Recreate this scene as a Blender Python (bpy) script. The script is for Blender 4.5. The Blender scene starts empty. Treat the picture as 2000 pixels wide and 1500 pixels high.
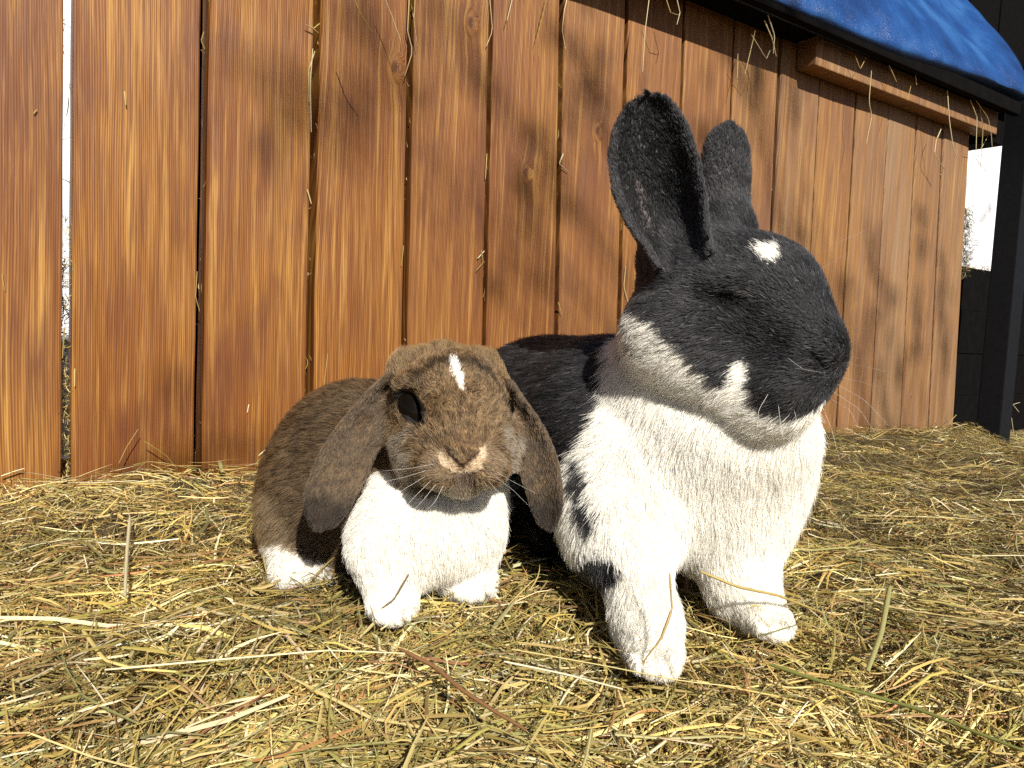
import bpy, math, random
import numpy as np
from mathutils import Matrix, Vector

# ------------------------------------------------------------------ camera, sky, sun, exposure
scene = bpy.context.scene
COL = scene.collection
CAM_H, PITCH, ROLL, FPX = 0.22, math.radians(4.4), math.radians(2.6), 1500.0
SUN_AZ, SUN_EL = math.radians(19.0), math.radians(34.0)     # azimuth: to the right of straight behind the viewer

_f = np.array([0, math.cos(PITCH), -math.sin(PITCH)])
_r0 = np.array([1.0, 0, 0]); _u0 = np.cross(_r0, _f)
_R = math.cos(ROLL) * _r0 + math.sin(ROLL) * _u0
_U = -math.sin(ROLL) * _r0 + math.cos(ROLL) * _u0
CAM = np.array([0, 0, CAM_H])
cam_data = bpy.data.cameras.new('camera')
cam_data.sensor_width = 36.0
cam_data.lens = 36.0 * FPX / 2000.0
cam_data.clip_start, cam_data.clip_end = 0.01, 500.0
cam = bpy.data.objects.new('camera', cam_data)
COL.objects.link(cam)
cam.matrix_world = Matrix(((_R[0], _U[0], -_f[0], CAM[0]), (_R[1], _U[1], -_f[1], CAM[1]), (_R[2], _U[2], -_f[2], CAM[2]), (0, 0, 0, 1)))
scene.camera = cam

SUN = np.array([math.sin(SUN_AZ) * math.cos(SUN_EL), -math.cos(SUN_AZ) * math.cos(SUN_EL), math.sin(SUN_EL)])
world = bpy.data.worlds.new('World'); scene.world = world; world.use_nodes = True
wn = world.node_tree.nodes; wl = world.node_tree.links
bg = wn['Background']
sky = wn.new('ShaderNodeTexSky'); sky.sky_type = 'NISHITA'; sky.sun_disc = False
sky.sun_elevation = SUN_EL
sky.sun_rotation = math.atan2(SUN[0], SUN[1])
wl.new(sky.outputs[0], bg.inputs[0]); bg.inputs[1].default_value = 0.05
sky.air_density = 0.5; sky.dust_density = 1.0; sky.ozone_density = 0.5
sun_data = bpy.data.lights.new('sun', 'SUN')
sun_data.energy, sun_data.angle, sun_data.color = 5.0, math.radians(0.55), (1.0, 0.95, 0.86)
sun = bpy.data.objects.new('sun', sun_data); COL.objects.link(sun)
sun.rotation_euler = Vector(SUN).to_track_quat('Z', 'Y').to_euler()
sun.location = Vector(SUN) * 8
vs = scene.view_settings
vs.view_transform = 'Standard'; vs.look = 'None'; vs.exposure = 0.72; vs.gamma = 1.0; vs.use_curve_mapping = False
cy = scene.cycles
cy.max_bounces = 10; cy.diffuse_bounces = 4; cy.glossy_bounces = 3; cy.transmission_bounces = 6
cy.transparent_max_bounces = 8; cy.caustics_reflective = False; cy.caustics_refractive = False
cy.use_denoising = False
scene.cycles_curves.shape = 'RIBBONS'

rng = np.random.default_rng(11)
random.seed(11)

# ------------------------------------------------------------------ measuring helpers
def at(u, v, Y):
    """point at view depth Y (m) seen at photo pixel (u, v) of 2000x1500"""
    return CAM + Y * (_f + _R * (u - 1000) / FPX - _U * (v - 750) / FPX)
def on_ground(u, v, z=0.0):
    d = _f + _R * (u - 1000) / FPX - _U * (v - 750) / FPX
    return CAM + d * ((z - CAM_H) / d[2])
def px(P):
    d = np.asarray(P) - CAM
    y = d @ _f
    return 1000 + FPX * (d @ _R) / y, 750 - FPX * (d @ _U) / y
WA = on_ground(0, 945); WB = on_ground(1865, 820)
WD = (WB - WA) / np.linalg.norm(WB - WA)          # along the board wall, to the right
WN = np.array([WD[1], -WD[0], 0.0])               # out of the wall, towards the viewer
def wall(s, out, z):
    return WA + WD * s + WN * out + np.array([0, 0, z])
def on_wall(u, v, out=0.0):
    d = _f + _R * (u - 1000) / FPX - _U * (v - 750) / FPX
    k = ((WA + WN * out - CAM) @ WN) / (d @ WN)
    P = CAM + d * k
    return (P - WA) @ WD, P[2]

def _hash(i, j, k, seed):
    h = (i.astype(np.int64) * 374761393 + j.astype(np.int64) * 668265263 + k.astype(np.int64) * 2147483647 + seed * 974711) & 0xFFFFFFFF
    h = ((h ^ (h >> 13)) * 1274126177) & 0xFFFFFFFF
    h = (h ^ (h >> 16)) & 0xFFFFFF
    return h / float(0xFFFFFF)
def vnoise(P, scale, seed=0):
    """value noise -1..1"""
    q = np.asarray(P) * scale
    i = np.floor(q); f = q - i; f = f * f * (3 - 2 * f); i = i.astype(np.int64)
    r = 0
    for a in (0, 1):
        for b in (0, 1):
            for c in (0, 1):
                w = (f[:, 0] if a else 1 - f[:, 0]) * (f[:, 1] if b else 1 - f[:, 1]) * (f[:, 2] if c else 1 - f[:, 2])
                r = r + w * _hash(i[:, 0] + a, i[:, 1] + b, i[:, 2] + c, seed)
    return r * 2 - 1
def norm(v):
    return v / np.maximum(np.linalg.norm(v, axis=-1, keepdims=True), 1e-9)
def smooth(a, b, x):
    t = np.clip((x - a) / (b - a), 0, 1)
    return t * t * (3 - 2 * t)

# ------------------------------------------------------------------ object helpers
def tag(o, label=None, category=None, group=None, kind=None):
    for k, v in (('label', label), ('category', category), ('group', group), ('kind', kind)):
        if v: o[k] = v
    return o
def empty(name, loc, **kw):
    o = bpy.data.objects.new(name, None); COL.objects.link(o)
    o.location = loc; o.empty_display_size = 0.05
    return tag(o, **kw)
def mesh_np(name, V, Fq, mat, parent=None, smooth_shade=True, colors=None, attr='coat', **kw):
    """V (n,3), Fq (m,3 or 4) -> one mesh object"""
    me = bpy.data.meshes.new(name)
    V = np.asarray(V, np.float32); Fq = np.asarray(Fq, np.int32)
    m, k = Fq.shape
    me.vertices.add(len(V)); me.vertices.foreach_set('co', V.ravel())
    me.loops.add(m * k); me.loops.foreach_set('vertex_index', Fq.ravel())
    me.polygons.add(m)
    me.polygons.foreach_set('loop_start', np.arange(0, m * k, k, dtype=np.int32))
    me.polygons.foreach_set('use_smooth', np.full(m, smooth_shade, dtype=bool))
    if colors is not None:
        a = me.attributes.new(attr, 'FLOAT_COLOR', 'POINT')
        c = np.ones((len(V), 4), np.float32); c[:, :3] = colors
        a.data.foreach_set('color', c.ravel())
    me.update(calc_edges=True); me.validate()
    if mat: me.materials.append(mat)
    o = bpy.data.objects.new(name, me); COL.objects.link(o)
    if parent is not None: o.parent = parent
    return tag(o, **kw)
def box_mesh(x0, x1, y0, y1, z0, z1, bev=0.0):
    """bevelled box as verts/quads"""
    import bmesh
    bm = bmesh.new()
    bmesh.ops.create_cube(bm, size=1)
    for v in bm.verts:
        v.co = Vector(((x0 + x1) / 2 + v.co.x * (x1 - x0), (y0 + y1) / 2 + v.co.y * (y1 - y0), (z0 + z1) / 2 + v.co.z * (z1 - z0)))
    if bev: bmesh.ops.bevel(bm, geom=bm.edges[:], offset=bev, segments=2, affect='EDGES', profile=0.6)
    return bm
def bm_obj(name, bm, mat, parent=None, matrix=None, smooth_shade=False, **kw):
    me = bpy.data.meshes.new(name); bm.to_mesh(me); bm.free()
    if smooth_shade:
        for p in me.polygons: p.use_smooth = True
    me.materials.append(mat)
    o = bpy.data.objects.new(name, me); COL.objects.link(o)
    if parent is not None: o.parent = parent
    if matrix is not None: o.matrix_local = matrix
    return tag(o, **kw)
def wall_matrix(s, out, z):
    p = wall(s, out, z)
    return Matrix(((WD[0], -WN[0], 0, p[0]), (WD[1], -WN[1], 0, p[1]), (0, 0, 1, p[2]), (0, 0, 0, 1)))   # x along, y inwards, z up

# ------------------------------------------------------------------ materials
class NT:
    def __init__(self, name):
        self.m = bpy.data.materials.new(name); self.m.use_nodes = True
        self.t = self.m.node_tree; self.n = self.t.nodes; self.l = self.t.links
        self.p = self.n['Principled BSDF']; self.out = self.n['Material Output']
    def new(self, typ, **kw):
        x = self.n.new(typ)
        for k, v in kw.items(): setattr(x, k, v)
        return x
    def link(self, a, b): self.l.new(a, b)
    def val(self, x, s):
        if isinstance(x, (int, float)): s.default_value = x
        else: self.link(x, s)
    def math(self, op, a, b=None, c=None, clamp=False):
        x = self.new('ShaderNodeMath', operation=op, use_clamp=clamp)
        self.val(a, x.inputs[0])
        if b is not None: self.val(b, x.inputs[1])
        if c is not None: self.val(c, x.inputs[2])
        return x.outputs[0]
    def ramp(self, fac, stops, interp='LINEAR'):
        x = self.new('ShaderNodeValToRGB'); x.color_ramp.interpolation = interp
        e = x.color_ramp.elements
        while len(e) < len(stops): e.new(0.5)
        for q, (pos, c) in zip(e, stops):
            q.position = pos; q.color = (c, c, c, 1) if isinstance(c, (int, float)) else (*c, 1)
        self.link(fac, x.inputs[0]); return x.outputs[0]
    def mix(self, fac, a, b, blend='MIX'):
        x = self.new('ShaderNodeMix', data_type='RGBA', blend_type=blend)
        self.val(fac, x.inputs[0])
        for v, s in ((a, x.inputs[6]), (b, x.inputs[7])):
            if isinstance(v, tuple): s.default_value = (*v, 1)
            else: self.link(v, s)
        return x.outputs[2]
    def noise(self, vec, scale, detail=3, rough=0.5, dist=0.0):
        x = self.new('ShaderNodeTexNoise'); x.inputs['Scale'].default_value = scale
        x.inputs['Detail'].default_value = detail; x.inputs['Roughness'].default_value = rough; x.inputs['Distortion'].default_value = dist
        if vec is not None: self.link(vec, x.inputs['Vector'])
        return x.outputs['Fac']
    def mapping(self, vec, scale=(1, 1, 1), loc=(0, 0, 0)):
        x = self.new('ShaderNodeMapping'); x.inputs['Scale'].default_value = scale; x.inputs['Location'].default_value = loc
        self.link(vec, x.inputs['Vector']); return x.outputs[0]
    def bump(self, h, strength, dist):
        x = self.new('ShaderNodeBump'); x.inputs['Strength'].default_value = strength; x.inputs['Distance'].default_value = dist
        self.link(h, x.inputs['Height']); self.link(x.outputs[0], self.p.inputs['Normal'])
    def base(self, c):
        if isinstance(c, tuple): self.p.inputs['Base Color'].default_value = (*c, 1)
        else: self.link(c, self.p.inputs['Base Color'])

def wood_material():
    k = NT('stained_larch')
    tc = k.new('ShaderNodeTexCoord').outputs['Object']
    oi = k.new('ShaderNodeObjectInfo').outputs['Random']
    off = k.new('ShaderNodeCombineXYZ')
    k.link(k.math('MULTIPLY', oi, 37.0), off.inputs[0]); k.link(k.math('MULTIPLY', oi, 91.0), off.inputs[2])
    add = k.new('ShaderNodeVectorMath', operation='ADD'); k.link(tc, add.inputs[0]); k.link(off.outputs[0], add.inputs[1])
    P = add.outputs[0]
    # knots
    vor = k.new('ShaderNodeTexVoronoi'); vor.feature = 'F1'; vor.inputs['Scale'].default_value = 1.0; vor.voronoi_dimensions = '2D'
    s0 = k.new('ShaderNodeSeparateXYZ'); k.link(k.mapping(P, (4.2, 1.0, 2.9)), s0.inputs[0])
    c0 = k.new('ShaderNodeCombineXYZ'); k.link(s0.outputs[0], c0.inputs[0]); k.link(s0.outputs[2], c0.inputs[1]); k.link(c0.outputs[0], vor.inputs['Vector'])
    sc_ = k.new('ShaderNodeSeparateColor'); k.link(vor.outputs['Color'], sc_.inputs[0])
    # only some cells carry a knot, of differing size
    kd = k.math('DIVIDE', k.math('ADD', vor.outputs['Distance'], k.math('MULTIPLY', k.math('GREATER_THAN', sc_.outputs[0], 0.55), 1.0)), k.math('ADD', 0.55, k.math('MULTIPLY', sc_.outputs[1], 0.6)))
    knot = k.ramp(kd, [(0.0, 1.0), (0.03, 0.7), (0.09, 0.18), (0.22, 0.0)], 'EASE')
    core = k.ramp(kd, [(0.0, 1.0), (0.018, 0.8), (0.032, 0.0)])
    # warped grain coordinate across the board
    warp = k.noise(k.mapping(P, (6, 6, .8)), 1.0, 3, 0.5)
    warp2 = k.noise(k.mapping(P, (20, 8, 2.2)), 1.0, 2, 0.5)
    sep = k.new('ShaderNodeSeparateXYZ'); k.link(P, sep.inputs[0])
    gx = k.math('ADD', sep.outputs[0], k.math('MULTIPLY', warp, 0.04))
    gx = k.math('ADD', gx, k.math('MULTIPLY', warp2, 0.006))
    gx = k.math('ADD', gx, k.math('MULTIPLY', knot, 0.022))
    g = k.new('ShaderNodeCombineXYZ'); k.link(gx, g.inputs[0]); k.link(k.math('MULTIPLY', sep.outputs[2], 0.022), g.inputs[2])
    G = g.outputs[0]
    ring_w = k.noise(G, 95.0, 6, 0.72)                 # wide year bands
    year = k.noise(k.mapping(G, (1, 1, 1), (5, 0, 0)), 330.0, 1, 0.5)
    fine = k.new('ShaderNodeTexWave', wave_type='BANDS', bands_direction='X', wave_profile='SIN')
    fine.inputs['Scale'].default_value = 125.0; fine.inputs['Distortion'].default_value = 2.5
    fine.inputs['Detail'].default_value = 2.0; fine.inputs['Detail Scale'].default_value = 0.7
    k.link(G, fine.inputs['Vector'])
    late = k.ramp(fine.outputs['Fac'], [(0.25, 0.0), (0.8, 1.0)])
    fibre = k.noise(k.mapping(P, (900, 60, 9)), 1.0, 2, 0.6)
    broad = k.noise(k.mapping(P, (9, 5, 1.6)), 1.0, 3, 0.55)
    # stain: warm brown, redder and darker in places
    c = k.ramp(broad, [(0.28, (0.135, 0.040, 0.0065)), (0.45, (0.205, 0.075, 0.0110)), (0.6, (0.285, 0.120, 0.019)), (0.78, (0.40, 0.20, 0.042))])
    c = k.mix(k.math('MULTIPLY', late, 0.9), c, k.mix(0.8, c, (0.095, 0.023, 0.0035)))
    c = k.mix(k.ramp(ring_w, [(0.50, 0.0), (0.70, 0.7)]), c, (0.56, 0.31, 0.075))
    c = k.mix(k.ramp(ring_w, [(0.28, 0.75), (0.44, 0.0)]), c, (0.115, 0.030, 0.007))
    c = k.mix(k.ramp(year, [(0.48, 0.0), (0.62, 0.62)]), c, (0.085, 0.023, 0.005))
    c = k.mix(k.math('MULTIPLY', fibre, 0.28), c, (0.17, 0.06, 0.016))
    stain = k.noise(k.mapping(P, (14, 6, 4.0), (3, 1, 7)), 1.0, 3, 0.6)
    c = k.mix(k.ramp(stain, [(0.54, 0.0), (0.70, 0.7)]), c, (0.085, 0.022, 0.008))
    c = k.mix(k.math('MULTIPLY', core, 0.75), c, (0.07, 0.025, 0.01))
    c = k.mix(k.math('MULTIPLY', k.ramp(kd, [(0.025, 0.0), (0.045, 1.0), (0.07, 0.0)]), 0.2), c, (0.42, 0.22, 0.07))
    # greyer, weathered boards: board by board
    wv = k.new('ShaderNodeAttribute', attribute_type='OBJECT', attribute_name='weather').outputs['Fac']
    wn_ = k.noise(k.mapping(P, (40, 6, 2.4)), 1.0, 4, 0.6)
    c = k.mix(k.math('MULTIPLY', wv, k.ramp(wn_, [(0.3, 0.35), (0.7, 1.0)])), c, (0.27, 0.19, 0.115))
    k.base(c)
    k.p.inputs['Roughness'].default_value = 0.5
    k.p.inputs['Specular IOR Level'].default_value = 0.35
    h = k.math('ADD', k.math('MULTIPLY', late, -0.6), k.math('MULTIPLY', fibre, 0.6))
    h = k.math('ADD', h, k.math('MULTIPLY', core, -1.2))
    k.bump(h, 0.55, 0.0011)
    return k.m
M_WOOD = wood_material()

def simple(name, color, rough=0.6, noise_scale=0, amount=0.3, bump=0.0, metal=0.0, spec=0.4):
    k = NT(name)
    tc = k.new('ShaderNodeTexCoord').outputs['Object']
    if noise_scale:
        n = k.noise(tc, noise_scale, 5, 0.6)
        dark = tuple(x * (1 - amount) for x in color); lite = tuple(min(1, x * (1 + amount)) for x in color)
        k.base(k.ramp(n, [(0.3, dark), (0.7, lite)]))
        if bump: k.bump(n, 1.0, bump)
    else: k.base(color)
    k.p.inputs['Roughness'].default_value = rough; k.p.inputs['Metallic'].default_value = metal
    k.p.inputs['Specular IOR Level'].default_value = spec
    return k.m
def coat_material(name, attr='coat', rough=0.7, spec=0.2, translucent=0.0):
    k = NT(name)
    a = k.new('ShaderNodeAttribute', attribute_name=attr)
    k.link(a.outputs['Color'], k.p.inputs['Base Color'])
    k.p.inputs['Roughness'].default_value = rough; k.p.inputs['Specular IOR Level'].default_value = spec
    if translucent:
        tr = k.new('ShaderNodeBsdfTranslucent'); k.link(a.outputs['Color'], tr.inputs[0])
        mx = k.new('ShaderNodeMixShader'); mx.inputs[0].default_value = translucent
        k.link(k.p.outputs[0], mx.inputs[1]); k.link(tr.outputs[0], mx.inputs[2]); k.link(mx.outputs[0], k.out.inputs[0])
    return k.m
def hair_material(name):
    k = NT(name)
    a = k.new('ShaderNodeAttribute', attribute_name='coat')
    h = k.new('ShaderNodeBsdfHairPrincipled'); h.model = 'CHIANG'; h.parametrization = 'COLOR'
    k.link(a.outputs['Color'], h.inputs['Color'])
    h.inputs['Roughness'].default_value = 0.45; h.inputs['Radial Roughness'].default_value = 0.6
    d = k.new('ShaderNodeBsdfDiffuse'); k.link(a.outputs['Color'], d.inputs['Color'])
    mx = k.new('ShaderNodeMixShader'); mx.inputs[0].default_value = 0.55
    k.link(h.outputs[0], mx.inputs[1]); k.link(d.outputs[0], mx.inputs[2]); k.link(mx.outputs[0], k.out.inputs[0])
    k.n.remove(k.p)
    return k.m
M_SKIN = coat_material('rabbit_skin')
M_FUR = hair_material('rabbit_fur')
M_HAY = coat_material('dry_hay', rough=0.42, spec=0.45, translucent=0.12)
M_EYE = simple('rabbit_eye', (0.004, 0.003, 0.002), 0.06, spec=0.12)
M_WHISK = simple('whisker_white', (0.75, 0.73, 0.68), 0.35)
#@@SETTING
# ------------------------------------------------------------------ ground
def terrain(x, y):
    P = np.stack([x, y, np.zeros_like(x)], -1)
    z = 0.010 * vnoise(P, 6.0, 3) + 0.006 * vnoise(P, 15.0, 4) + 0.003 * vnoise(P, 37.0, 5)
    s = (np.stack([x, y, 0 * x], -1) - WA) @ WD; o = (np.stack([x, y, 0 * x], -1) - WA) @ WN
    z = z + 0.035 * np.exp(-((s - 2.27) / 0.12) ** 2 - ((o - 0.06) / 0.12) ** 2)       # heap against the last boards
    z = z + 0.012 * np.exp(-((s - 0.22) / 0.2) ** 2 - ((o - 0.05) / 0.09) ** 2)
    z = z - 0.055 * smooth(1.95, 2.45, s + 0.25 * o)
    return z - 0.012
gx, gy = np.meshgrid(np.concatenate([np.linspace(-60, -2.2, 12), np.linspace(-2, 3.5, 180), np.linspace(4, 60, 12)]),
                     np.concatenate([np.linspace(-60, -0.6, 12), np.linspace(-0.5, 4, 150), np.linspace(4.5, 60, 12)]), indexing='ij')
V = np.stack([gx.ravel(), gy.ravel(), terrain(gx.ravel(), gy.ravel()) - 0.006], -1)
na, nb = gx.shape
ii, jj = np.meshgrid(np.arange(na - 1), np.arange(nb - 1), indexing='ij')
q = (ii * nb + jj).ravel()
k = NT('trodden_hay'); tcg = k.new('ShaderNodeTexCoord').outputs['Object']
nn = k.noise(tcg, 160, 6, 0.7)
k.base(k.ramp(nn, [(0.3, (0.035, 0.022, 0.008)), (0.55, (0.10, 0.07, 0.022)), (0.75, (0.19, 0.14, 0.045))]))
k.p.inputs['Roughness'].default_value = 0.9; k.bump(nn, 1.0, 0.006)
mesh_np('ground', V, np.stack([q, q + nb, q + nb + 1, q + 1], -1), k.m, kind='structure')

# ------------------------------------------------------------------ board wall
GAPS = [(-0.092, -0.09), (0.069, 0.073), (0.227, 0.228), (0.383, 0.380), (0.540, 0.528), (0.692, 0.675), (0.851, 0.820), (1.003, 0.972),
        (1.152, 1.122), (1.300, 1.272), (1.449, 1.424), (1.597, 1.573), (1.745, 1.720), (1.895, 1.864), (2.046, 2.001), (2.195, 2.140), (2.335, 2.285)]
GAPW = [.012, .0115, .0105, .0115, .0105, .0085, .0095, .0085, .008, .007, .008, .006, .006, .006, .006, .005, .0]
wall_root = empty('board_wall', wall(1.1, 0, 0), label='wall of vertical brown stained boards with narrow gaps behind both rabbits', category='wall', kind='thing')
wall_inv = Matrix.Translation(-Vector(wall(1.1, 0, 0)))
WEATHER = [.05, 0, .02, .0, .05, .05, .12, .1, .15, .3, .45, .3, .45, .7, .5, .6]
for i in range(-2, len(GAPS) - 1):
    if i < 0:
        (b0, t0), (b1, t1), w0, w1 = (GAPS[0][0] + .158 * i,) * 2, (GAPS[0][0] + .158 * (i + 1),) * 2, .011, .011
        wea = 0.0
    else:
        (b0, t0), (b1, t1), w0, w1, wea = GAPS[i], GAPS[i + 1], GAPW[i], GAPW[i + 1], WEATHER[i]
    # left edge sits a little right of the gap's sight line so the board's side shows
    xa_b, xa_t, xb_b, xb_t = b0 + w0 * .5, t0 + w0 * .5, b1 - w1 * .5, t1 - w1 * .5
    cb = (xa_b + xb_b) / 2
    zt = 0.75
    import bmesh
    bm = bmesh.new()
    zz = np.linspace(-0.06, 0.868, 28)
    prof = []                                        # section across the board, rounded arrises, slight cup
    hw, th, bv = 0.5, 0.038, 0.0022
    rings = []
    cup = random.uniform(-.0012, .0012); tw = random.uniform(-.002, .002)
    for z in zz:
        f = z / zt
        a = xa_b + (xa_t - xa_b) * f - cb; b = xb_b + (xb_t - xb_b) * f - cb
        a += 0.0007 * math.sin(z * 4 + i * 3) + 0.00025 * math.sin(z * 31 + i); b += 0.0007 * math.sin(z * 3.5 + i * 5 + 1) + 0.00025 * math.sin(z * 27 + i * 2)
        xs = [a + bv, a + (b - a) * .25, (a + b) / 2, a + (b - a) * .75, b - bv]
        ys = [0, cup, cup * 1.4, cup, 0]
        sec = [(x, y + tw * (x / .08) * z) for x, y in zip(xs, ys)]
        sec += [(b - bv * .3, bv * .35), (b, bv), (b, th), (a, th), (a, bv), (a + bv * .3, bv * .35)]
        rings.append([bm.verts.new((x, y, z)) for x, y in sec])
    m = len(rings[0])
    for r0, r1 in zip(rings, rings[1:]):
        for j in range(m):
            bm.faces.new((r0[j], r0[(j + 1) % m], r1[(j + 1) % m], r1[j]))
    bm.faces.new(rings[0][::-1]); bm.faces.new(rings[-1])
    o = bm_obj('board', bm, M_WOOD, wall_root, wall_inv @ wall_matrix(cb, random.uniform(-.0012, .0012), 0))
    o['weather'] = float(wea)
for z in (-0.05, 0.79):
    bm = box_mesh(-1.9, 1.25, 0.0392, 0.07, z, z + 0.07, 0.003)
    bm_obj('rail', bm, M_WOOD, wall_root, wall_inv @ wall_matrix(1.06, 0, 0))['weather'] = 0.3
# ------------------------------------------------------------------ animals: implicit body -> one continuous skin mesh -> fur
class Prim:
    """one volume of a body: ellipsoid, round cone or ear sheet; carries the lie of the fur"""
    def __init__(s, kind, k, flow, length, tagname, **kw):
        s.kind, s.k, s.flow, s.length, s.tag = kind, k, np.asarray(flow, float), length, tagname
        s.__dict__.update(kw)
    def bbox(s):
        if s.kind == 'ell': c, r = s.c, np.full(3, max(s.r)); return c - r, c + r
        if s.kind == 'cone': return np.minimum(s.a - s.ra, s.b - s.rb), np.maximum(s.a + s.ra, s.b + s.rb)
        if s.kind == 'ear':
            pts = np.array([s.o + s.L * a * s.ax[0] + b * s.w * s.ax[1] + c * s.cup * s.ax[2] for a in (-.05, 1.05) for b in (-1.2, 1.2) for c in (-1.2, 1.5)])
            return pts.min(0) - .01, pts.max(0) + .01
    def d(s, P):
        if s.kind == 'ell':
            q = (P - s.c) @ s.ax.T
            k0 = np.linalg.norm(q / s.r, axis=-1); k1 = np.linalg.norm(q / (s.r ** 2), axis=-1)
            return k0 * (k0 - 1) / np.maximum(k1, 1e-6)
        if s.kind == 'cone':
            ba = s.b - s.a; h = np.clip(((P - s.a) @ ba) / (ba @ ba), 0, 1)
            return np.linalg.norm(P - s.a - h[..., None] * ba, axis=-1) - (s.ra + (s.rb - s.ra) * h)
        if s.kind == 'ear':
            q = (P - s.o) @ s.ax.T
            a = q[..., 0] / s.L; b, c = q[..., 1], q[..., 2]
            ac = np.clip(a, 0, 1)
            # bend of the whole ear and of its rim
            b = b - s.bow * np.sin(ac * math.pi); c = c - s.arc * ac * ac
            w = s.w * np.interp(ac, s.pa, s.pw)
            t = np.clip(np.abs(b) / np.maximum(w, 1e-4), 0, 1.3)
            cup = s.cup * np.interp(ac, (0, .25, .7, 1), (1.25, 1, .6, .25))
            sheet = np.abs(c - cup * t * t) / np.sqrt(1 + (2 * cup * t / np.maximum(w, .004)) ** 2) - s.th * np.interp(ac, (0, .3, 1), (1.5, 1, .85))
            side = (np.abs(b) - w) * .8
            end = np.maximum(-a, a - 1) * s.L
            return np.maximum(np.maximum(sheet, side), end)
def ell(c, r, k=.02, ax=None, flow=(0, 0, -1), length=.01, tagname='body'):
    return Prim('ell', k, flow, length, tagname, c=np.asarray(c, float), r=np.asarray(r, float), ax=np.eye(3) if ax is None else np.asarray(ax, float))
def cone(a, b, ra, rb, k=.015, flow=None, length=.008, tagname='body'):
    a, b = np.asarray(a, float), np.asarray(b, float)
    return Prim('cone', k, (b - a) if flow is None else flow, length, tagname, a=a, b=b, ra=ra, rb=rb)
def ear(base, tip, facing, w, cup, th, pa, pw, k=.006, bow=0, arc=0, length=.004, tagname='ear'):
    base, tip = np.asarray(base, float), np.asarray(tip, float)
    L = np.linalg.norm(tip - base); x = (tip - base) / L
    z = np.asarray(facing, float); z = z - x * (z @ x); z /= np.linalg.norm(z); y = np.cross(z, x)
    return Prim('ear', k, x, length, tagname, o=base, L=L, ax=np.stack([x, y, z]), w=w, cup=cup, th=th, pa=pa, pw=pw, bow=bow, arc=arc)
def smin(a, b, k):
    h = np.clip(.5 + .5 * (b - a) / k, 0, 1)
    return b * (1 - h) + a * h - k * h * (1 - h)
def polygonise(prims, cuts, vox):
    bb = np.array([p.bbox() for p in prims]); lo = bb[:, 0].min(0) - .02; hi = bb[:, 1].max(0) + .02
    n = np.ceil((hi - lo) / vox).astype(int) + 1
    D = np.full(n, .05, np.float32)
    def region(p, pad):
        a, b = p.bbox()
        i0 = np.clip(((a - pad - lo) / vox).astype(int), 0, n - 1); i1 = np.clip(((b + pad - lo) / vox).astype(int) + 2, 1, n)
        g = np.stack(np.meshgrid(*[lo[q] + vox * np.arange(i0[q], i1[q]) for q in range(3)], indexing='ij'), -1)
        return tuple(slice(i0[q], i1[q]) for q in range(3)), g
    for p in prims:
        sl, g = region(p, p.k + .008); D[sl] = smin(D[sl], (p.d(g) + (0 if p.kind == 'ear' else .38 * p.length)).astype(np.float32), p.k)
    for p in cuts:
        sl, g = region(p, p.k + .008); D[sl] = -smin(-D[sl], p.d(g).astype(np.float32), p.k)
    # surface nets
    neg = D < 0
    cnt = np.zeros(np.array(D.shape) - 1, np.int8)
    corners = [(a, b, c) for a in (0, 1) for b in (0, 1) for c in (0, 1)]
    sub = lambda A, o: A[o[0]:A.shape[0] - 1 + o[0], o[1]:A.shape[1] - 1 + o[1], o[2]:A.shape[2] - 1 + o[2]]
    for o in corners: cnt += sub(neg, o)
    act = (cnt > 0) & (cnt < 8)
    I = np.argwhere(act); idx = np.full(act.shape, -1, np.int32); idx[act] = np.arange(len(I))
    cv = np.stack([D[I[:, 0] + o[0], I[:, 1] + o[1], I[:, 2] + o[2]] for o in corners], -1)
    acc = np.zeros((len(I), 3)); num = np.zeros(len(I))
    ci = {o: j for j, o in enumerate(corners)}
    for o in corners:
        for axn in range(3):
            if o[axn] == 0:
                o2 = list(o); o2[axn] = 1; o2 = tuple(o2)
                a, b = cv[:, ci[o]], cv[:, ci[o2]]
                cr = (a < 0) != (b < 0)
                t = np.where(cr, a / np.where(cr, a - b, 1), 0)
                p = np.array(o, float)[None] + t[:, None] * (np.eye(3)[axn])[None]
                acc += np.where(cr[:, None], p, 0); num += cr
    V = lo + vox * (I + acc / num[:, None])
    faces = []
    for axn in range(3):
        a = neg.copy(); s0 = [slice(None)] * 3; s1 = [slice(None)] * 3
        s0[axn] = slice(0, -1); s1[axn] = slice(1, None)
        A, B = neg[tuple(s0)], neg[tuple(s1)]
        E = np.argwhere(A != B)
        b1, b2 = (axn + 1) % 3, (axn + 2) % 3
        ok = (E[:, b1] > 0) & (E[:, b2] > 0) & (E[:, b1] < n[b1] - 1) & (E[:, b2] < n[b2] - 1)
        E = E[ok]
        inside = neg[E[:, 0], E[:, 1], E[:, 2]]
        def cell(d1, d2):
            q = E.copy(); q[:, b1] -= d1; q[:, b2] -= d2; return idx[q[:, 0], q[:, 1], q[:, 2]]
        quad = np.stack([cell(0, 0), cell(1, 0), cell(1, 1), cell(0, 1)], -1)
        quad[~inside] = quad[~inside][:, ::-1]
        faces.append(quad)
    Fq = np.concatenate(faces); Fq = Fq[(Fq >= 0).all(1)]
    # relax the stair steps a little
    for _ in range(2):
        S = np.zeros_like(V); c = np.zeros(len(V))
        for j in range(4):
            for d in (1, 3):
                np.add.at(S, Fq[:, j], V[Fq[:, (j + d) % 4]]); np.add.at(c, Fq[:, j], 1)
        V = V * .5 + .5 * S / np.maximum(c, 1)[:, None]
    return V, Fq[:, ::-1] if signed_volume(V, Fq) < 0 else Fq
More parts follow.
